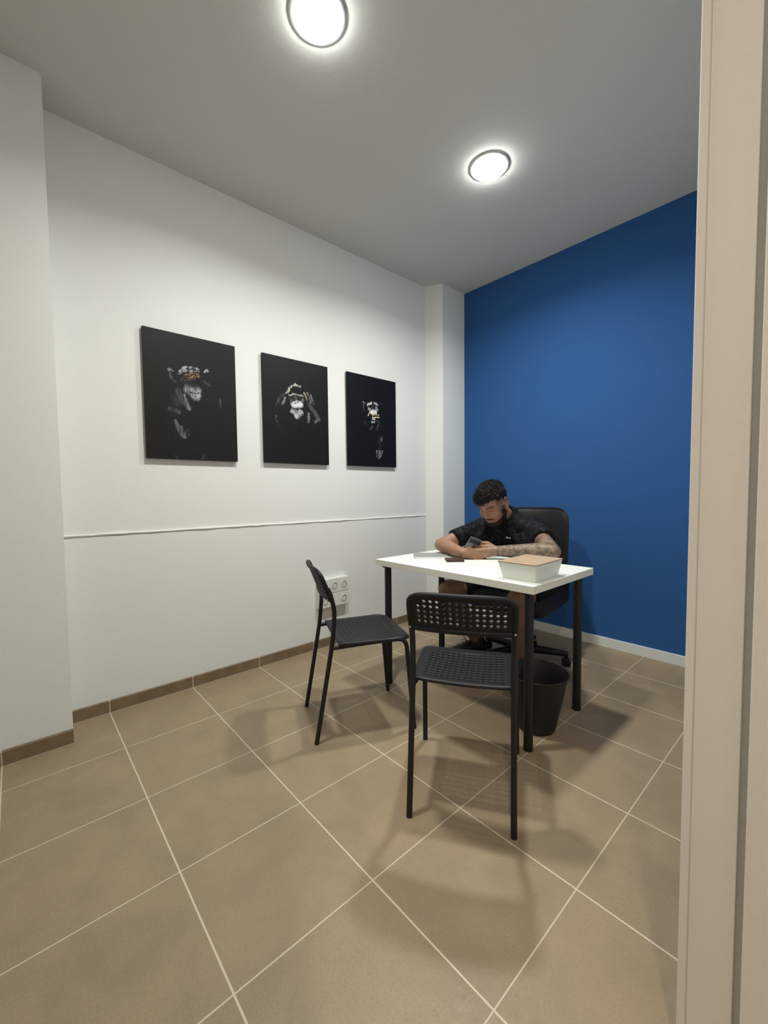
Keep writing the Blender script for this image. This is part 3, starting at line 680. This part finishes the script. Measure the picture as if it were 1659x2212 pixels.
tag(person, 'bearded man in black polo shirt and shorts sitting at the desk, looking at his phone', 'person')
# hair
M_hair = mat('black_hair', (.009, .007, .0065, 1), .55, .2, bump=(300, .4, .002))
bm = bmesh.new(); q = bmesh.ops.create_icosphere(bm, subdivisions=5, radius=1)
for v in q['verts']:
    n_ = v.co.copy(); p = Vector((n_.x*.081, n_.y*.108+.008, n_.z*.083+.042))
    if p.z > .03: p.z += .004*min(1, (p.z-.03)/.06); 
    hl = .078 if p.y < -.06 else (.045 if p.y < .0 else (.03-.06*min(1, (p.y)/.08)))
    if p.z < hl: p = Vector((p.x*.94, p.y*.95 if p.y < 0 else p.y*.985, p.z)); p.z = max(p.z, -.075)
    v.co = p
nz = trig_noise(np.array([v.co[:] for v in bm.verts]), 110, 5)
for v, k in zip(bm.verts, nz): v.co = HM @ (v.co*(1+.035*k))
bm.normal_update()
kill = [f for f in bm.faces if (HMi @ f.calc_center_median()).z < (.066 if (HMi @ f.calc_center_median()).y < -.045 else .046 if (HMi @ f.calc_center_median()).y < .010 else .012 if (HMi @ f.calc_center_median()).y < .035 else -.066)]
bmesh.ops.delete(bm, geom=kill, context='FACES')
cap = [v for v in bm.verts]
for k in range(1500):   # loose wavy locks swept forward
    th = random.uniform(0, 2*PI); u_ = random.random()**.75
    el = PI/2-u_*1.2; x = math.cos(th)*math.cos(el)*.081; y = math.sin(th)*math.cos(el)*.110+.004; z = math.sin(el)*.088+.044
    if z < (.076 if y < -.05 else .050): continue
    fr = (y < -.05)
    p = Vector((x, y, z)); nrm = Vector((x/.081**2, y/.11**2, (z-.044)/.088**2)).normalized()
    tg = Vector((.25*math.sin(9*x+40*y)+random.uniform(-.45, .45)+x*4, -1, 0)); tg = (tg-nrm*tg.dot(nrm)).normalized(); bt = nrm.cross(tg)
    L = random.uniform(.020, .040)*(.8 if fr else 1); R_ = random.uniform(.0015, .0035); ph = random.uniform(0, 6); pts = []; cu = random.uniform(-.010, .010)
    for i in range(7):
        s = i/6; pts.append(HM @ (p+tg*L*s+bt*(R_*math.sin(ph+s*4)+cu*s*s)+nrm*(R_*math.cos(ph+s*4)+.003-(.005 if fr else .003)*s*s)))
    fly = .010*random.random()**6; pts = [q_+(HM.to_3x3() @ nrm)*fly*(i/6) for i, q_ in enumerate(pts)]; r0 = random.uniform(.0014, .0026); tube(bm, pts, [r0*(1-.6*i/6) for i in range(7)], 4)
hair = mesh_from(bm, 'hair', M_hair, person, 'all'); hair['label'] = 'short black curly hair'
# beard: short hair shell grown from the jaw
def shell(me, mask, name, m, off, parent, seed, thr=.4):
    src = co_np(me); nn = vnorm(me); nz_ = trig_noise(src, 500, seed, 2); keep = mask > thr
    F = [tuple(p.vertices) for p in me.polygons if all(keep[v] for v in p.vertices)]
    used = sorted({v for f in F for v in f}); ix = {v: i for i, v in enumerate(used)}
    ed = {}
    for f in F:
        for a, b in zip(f, f[1:]+f[:1]): k_ = (min(a, b), max(a, b)); ed[k_] = ed.get(k_, 0)+1
    bord = {v for k_, c in ed.items() if c == 1 for v in k_}
    pos = [src[v]+nn[v]*(-.001 if v in bord else off*(.35+.65*min(1, (mask[v]-thr)/.4))*(1+.5*nz_[v])) for v in used]
    m2 = bpy.data.meshes.new(name); m2.from_pydata([tuple(p) for p in pos], [], [tuple(ix[v] for v in f) for f in F]); m2.update()
    return link(m2, name, m, parent, 'all')
M_beard = mat('dark_beard', (.022, .014, .011, 1), .7, .2, bump=(600, .6, .002))
bd = shell(body_me, beard, 'beard', M_beard, .0030, person, 9, .5); bd['label'] = 'short dark full beard'

# clothes
def cloth_mat():
    m = mat('black_polo_fabric', rough=.8, spec=.15); t = NT(m); p = t.n['Principled BSDF']; co = t.add('ShaderNodeTexCoord').outputs['Object']
    f = t.ramp(t.noise(22, 5, co, .65, 1.2), .50, .60)
    t.ln(t.mix(t.math('MULTIPLY', f, .8), (.005, .005, .0065, 1), (.024, .025, .030, 1)), p.inputs['Base Color'])
    
    bp = t.add('ShaderNodeBump'); bp.inputs['Strength'].default_value = .2; bp.inputs['Distance'].default_value = .0008
    t.ln(t.noise(700, 2, co), bp.inputs['Height']); t.ln(bp.outputs[0], p.inputs['Normal']); return m
M_polo = cloth_mat(); M_shorts = mat('black_shorts_fabric', (.007, .007, .008, 1), .85, .2, bump=(500, .3, .0008))
bm = bmesh.new()
capsule(bm, (1.085, 2.35, .585), (1.065, 2.17, .80), .165, .158); capsule(bm, (1.065, 2.17, .80), (1.055, 2.075, .885), .150, .115)
capsule(bm, (.93, 2.075, .85), (1.175, 2.135, .85), .118, .122); capsule(bm, (.90, 2.03, .870), (1.18, 2.10, .875), .078, .082)
capsule(bm, sR+Vector((0, 0, .0)), (1.02, 2.05, .945), .068, .060); capsule(bm, sL, (1.08, 2.06, .945), .074, .062)
capsule(bm, neck0+Vector((0, .01, -.06)), neck0.lerp(hv(0, .03, -.045), .20), .082, .069, False, True)
cR = sR.lerp(eR, .66); cL = sL.lerp(eL, .50)
capsule(bm, sR, cR, .070, .066, False, True, 28); capsule(bm, sL, cL, .078, .072, False, True, 28)
capsule(bm, (.90, 2.03, .83), cR.lerp(sR, .4), .075, .060); capsule(bm, (1.17, 2.09, .82), cL.lerp(sL, .4), .090, .065)
shirt_me = fuse(bm, .0045, .6, 6)
P2 = co_np(shirt_me); N2 = vnorm(shirt_me)
a = np.array([.6, .3, -.74]); fold = np.sin(P2@a*62+2.2*trig_noise(P2, 9, 14))*np.clip(trig_noise(P2, 8, 15)+.25, 0, 1)
b_ = np.array([-.35, .1, -.93]); fold2 = np.sin(P2@b_*80+2.5*trig_noise(P2, 11, 16))*np.clip(trig_noise(P2, 10, 17)+.1, 0, 1)
set_co(shirt_me, P2+N2*((.0055*fold+.004*fold2+.003*trig_noise(P2, 22, 18)))[:, None])
shirt = link(shirt_me, 'polo_shirt', M_polo, person, 'all'); shirt['label'] = 'black short-sleeved polo shirt with a faint camouflage pattern'
def bvh_of(me): return BVHTree.FromPolygons([v.co.copy() for v in me.vertices], [tuple(p.vertices) for p in me.polygons])
bvS = bvh_of(shirt_me)
nd = (hv(0, .03, -.045)-neck0).normalized(); nx = Vector((1, 0, 0)); ny = nd.cross(nx).normalized(); nx = ny.cross(nd)
bm = bmesh.new()      # collar: folded band open at the throat
cen = neck0.lerp(hv(0, .03, -.045), .16)+Vector((0, .004, 0)); prev = None
for k in range(41):
    # opening faces -y
    a2 = math.radians(-90+14)+math.radians(332)*k/40
    dirv = nx*math.cos(a2)+ny*math.sin(a2); fr = max(0, -math.sin(a2))
    prf = [cen+dirv*.062+nd*.014, cen+dirv*.070+nd*.030, cen+dirv*.076+nd*.028, cen+dirv*(.094+.012*fr)+nd*(-.012-.012*fr), cen+dirv*(.090+.012*fr)+nd*(-.015-.012*fr), cen+dirv*.070+nd*.012]
    ring = [bm.verts.new(p) for p in prf]
    if prev:
        for i in range(6): bm.faces.new((prev[i], prev[(i+1) % 6], ring[(i+1) % 6], ring[i]))
    else: bm.faces.new(ring)
    prev = ring
bm.faces.new(prev[::-1]); mesh_from(bm, 'collar', M_polo, shirt, True)
def cuff(c, axis, r, name, par, m):
    x, y, z = frame_of(axis); bm = tube(bmesh.new(), [c+(x*math.cos(a)+y*math.sin(a))*r for a in np.linspace(0, 2*PI, 33)], .0035, 6, False); return mesh_from(bm, name, m, par, True)
# white chest emblem: two interlocking arcs
def arc_strip(bm, cx, cy, R, a0, a1, w0, flare, fr):
    prev = None
    for k in range(17):
        s = k/16; a = math.radians(a0+(a1-a0)*s); wd = w0+flare*abs(2*s-1)**1.5
        pts = []
        for rr in (R-wd/2, R+wd/2):
            lx, ly = cx+rr*math.cos(a), cy+rr*math.sin(a); pts.append(fr(lx, ly))
        cur = [bm.verts.new(p) for p in pts]
        if prev: bm.faces.new((prev[0], prev[1], cur[1], cur[0]))
        prev = cur
ray_to = lambda u, v: (_r*((u-829.5)/FPX)+_u*(-(v-1106)/FPX)+_f).normalized()
hit, nrm, _, _ = bvS.ray_cast(CAM, ray_to(1098, 1161.5))
if hit is not None:
    if nrm.dot(CAM-hit) < 0: nrm = -nrm
    ex = Vector((0, 0, 1)).cross(nrm).normalized(); ey = nrm.cross(ex).normalized()
    ca_, sa_ = math.cos(-.25), math.sin(-.25); ex, ey = ex*ca_+ey*sa_, ey*ca_-ex*sa_
    def onshirt(lx, ly):
        p = hit+ex*lx+ey*ly+nrm*.03; h, n2, _, _ = bvS.ray_cast(p, -nrm)
        return (h if h is not None else hit+ex*lx+ey*ly)+nrm*.0022
    bm = bmesh.new(); arc_strip(bm, 0, .0090, .0115, 192, 348, .0030, .0045, onshirt); arc_strip(bm, 0, -.0090, .0115, 12, 168, .0030, .0045, onshirt)
    r_ = bmesh.ops.extrude_face_region(bm, geom=bm.faces[:])
    for v in [g for g in r_['geom'] if isinstance(g, bmesh.types.BMVert)]: v.co += nrm*.0006
    o = mesh_from(bm, 'chest_emblem', mat('white_print', (.75, .75, .72, 1), .6), shirt); o['label'] = 'small white emblem of two crossing arcs'
# shorts
bm = bmesh.new(); capsule(bm, (1.0, 2.36, .535), (1.19, 2.36, .535), .140, .140)
qR = hipR.lerp(kR, .80); qL = hipL.lerp(kL, .80)
capsule(bm, hipR+Vector((0, 0, .01)), qR, .118, .094, False, True, 28); capsule(bm, hipL+Vector((0, 0, .01)), qL, .118, .094, False, True, 28)
capsule(bm, hipR.lerp(hipL, .5), hipR.lerp(hipL, .5).lerp(qR.lerp(qL, .5), .45), .11, .07)
sh_me = fuse(bm, .005, .6, 5); P3 = co_np(sh_me); N3 = vnorm(sh_me)
set_co(sh_me, P3+N3*(.004*np.sin(P3[:, 0]*70+3*trig_noise(P3, 9, 24))*np.clip(trig_noise(P3, 7, 25)+.3, 0, 1)+.002*trig_noise(P3, 25, 26))[:, None])
o = link(sh_me, 'shorts', M_shorts, person, 'all'); o['label'] = 'black knee-length shorts'
# shoes
M_shoe = mat('black_shoe_mesh', (.010, .011, .014, 1), .6, .4, bump=(500, .5, .001)); M_sole = mat('dark_sole', (.018, .016, .016, 1), .6)
for a, d in ((aR, Vector((-.45, -.89, 0)).normalized()), (aL, Vector((.10, -1, 0)).normalized())):
    s = Vector((-d.y, d.x, 0)); Mx = Matrix(((s.x, d.x, 0, a.x), (s.y, d.y, 0, a.y), (0, 0, 1, 0), (0, 0, 0, 1)))
    bm = bmesh.new()
    for c, r in (((0, -.035, .055), (.036, .042, .048)), ((0, .03, .050), (.040, .07, .044)), ((.002, .075, .045), (.042, .06, .036)), ((.003, .10, .038), (.046, .075, .030)), ((.003, .155, .033), (.040, .040, .024))): ellipsoid(bm, c, r, Mx)
    capsule(bm, Mx @ Vector((0, -.012, .06)), Mx @ Vector((0, -.012, .112)), .042, .043, False, True)
    sm_ = fuse(bm, .004, .5, 4); shoe = link(sm_, 'shoe', M_shoe, person, 'all')
    bm = bmesh.new(); out = [(.033*math.cos(t)*1.05, -.045+.035*math.sin(t)) for t in np.linspace(PI, 2*PI, 9)]+[(.042, .02), (.051, .09), (.049, .14), (.036, .18), (.005, .200), (-.026, .185), (-.043, .14), (-.044, .09), (-.038, .02)]
    prism(bm, out, .0, .024)
    for v in bm.verts: v.co = Mx @ v.co
    mesh_from(bm, 'sole', M_sole, shoe)
    bm = bmesh.new()
    for k in range(5):
        y = .068+.014*k; z = .066-.0045*k
        tube(bm, [Mx @ Vector((x, y, z+.006-(x/.035)**2*.012)) for x in np.linspace(-.026, .026, 7)], .0022, 6)
    for sg in (-1, 1):
        loop = [Mx @ Vector(p) for p in ((0, .068, .072), (sg*.018, .080, .092), (sg*.034, .096, .092), (sg*.028, .098, .076), (sg*.006, .076, .072))]; tube(bm, fillet(loop, .012, 4), .0020, 6)
        tube(bm, fillet([Mx @ Vector(p) for p in ((0, .068, .072), (sg*.010, .084, .105), (sg*.018, .098, .128))], .01, 4), .0018, 6)
    mesh_from(bm, 'laces', M_blackmt, shoe, True)

# phone
ph_c = Vector((1.064, 1.664, .800)); zx = Vector((.60, .80, -.02)).normalized(); nb = Vector((.40, -.72, -.38)); nb = (nb-zx*nb.dot(zx)).normalized(); zy = nb.cross(zx)
if zy.z < 0: zy = -zy; 
zy = zy.normalized(); tilt = math.radians(-22); zx, zy = zx*math.cos(tilt)+zy*math.sin(tilt), zy*math.cos(tilt)-zx*math.sin(tilt)
if zx.cross(zy).dot(nb) < 0: zx = -zx
PM = Matrix(((zx.x, zy.x, nb.x, ph_c.x), (zx.y, zy.y, nb.y, ph_c.y), (zx.z, zy.z, nb.z, ph_c.z), (0, 0, 0, 1)))
t = bpy.data.objects.new('smartphone', None); C.objects.link(t); t.matrix_world = PM; t.empty_display_size = .05
tag(t, 'grey smartphone held upright in the seated man\'s two hands', 'phone')
M_phone = mat('grey_phone_back', (.11, .12, .12, 1), .35, .5, .3)
bm = box(bmesh.new(), (-.038, -.072, -.0045), (.038, .072, .0045), None, .003); mesh_from(bm, 'case', M_phone, t, True)
bm = box(bmesh.new(), (-.0355, -.0695, -.0052), (.0355, .0695, -.0044)); mesh_from(bm, 'screen', mat('phone_screen', (.02, .02, .022, 1), .1), t)
bm = box(bmesh.new(), (-.036, .034, .0044), (.036, .068, .0075), None, .0015); cmn = mesh_from(bm, 'camera_module', M_dark, t, True)
for x in (-.022, 0, .022):
    bm = lathe(bmesh.new(), [(.0085, .0073), (.0085, .0098), (.0065, .0098), (.006, .0085), (0, .0085)], 20, Matrix.Translation((x, .051, 0))); mesh_from(bm, 'lens', M_blackpl, cmn, True)
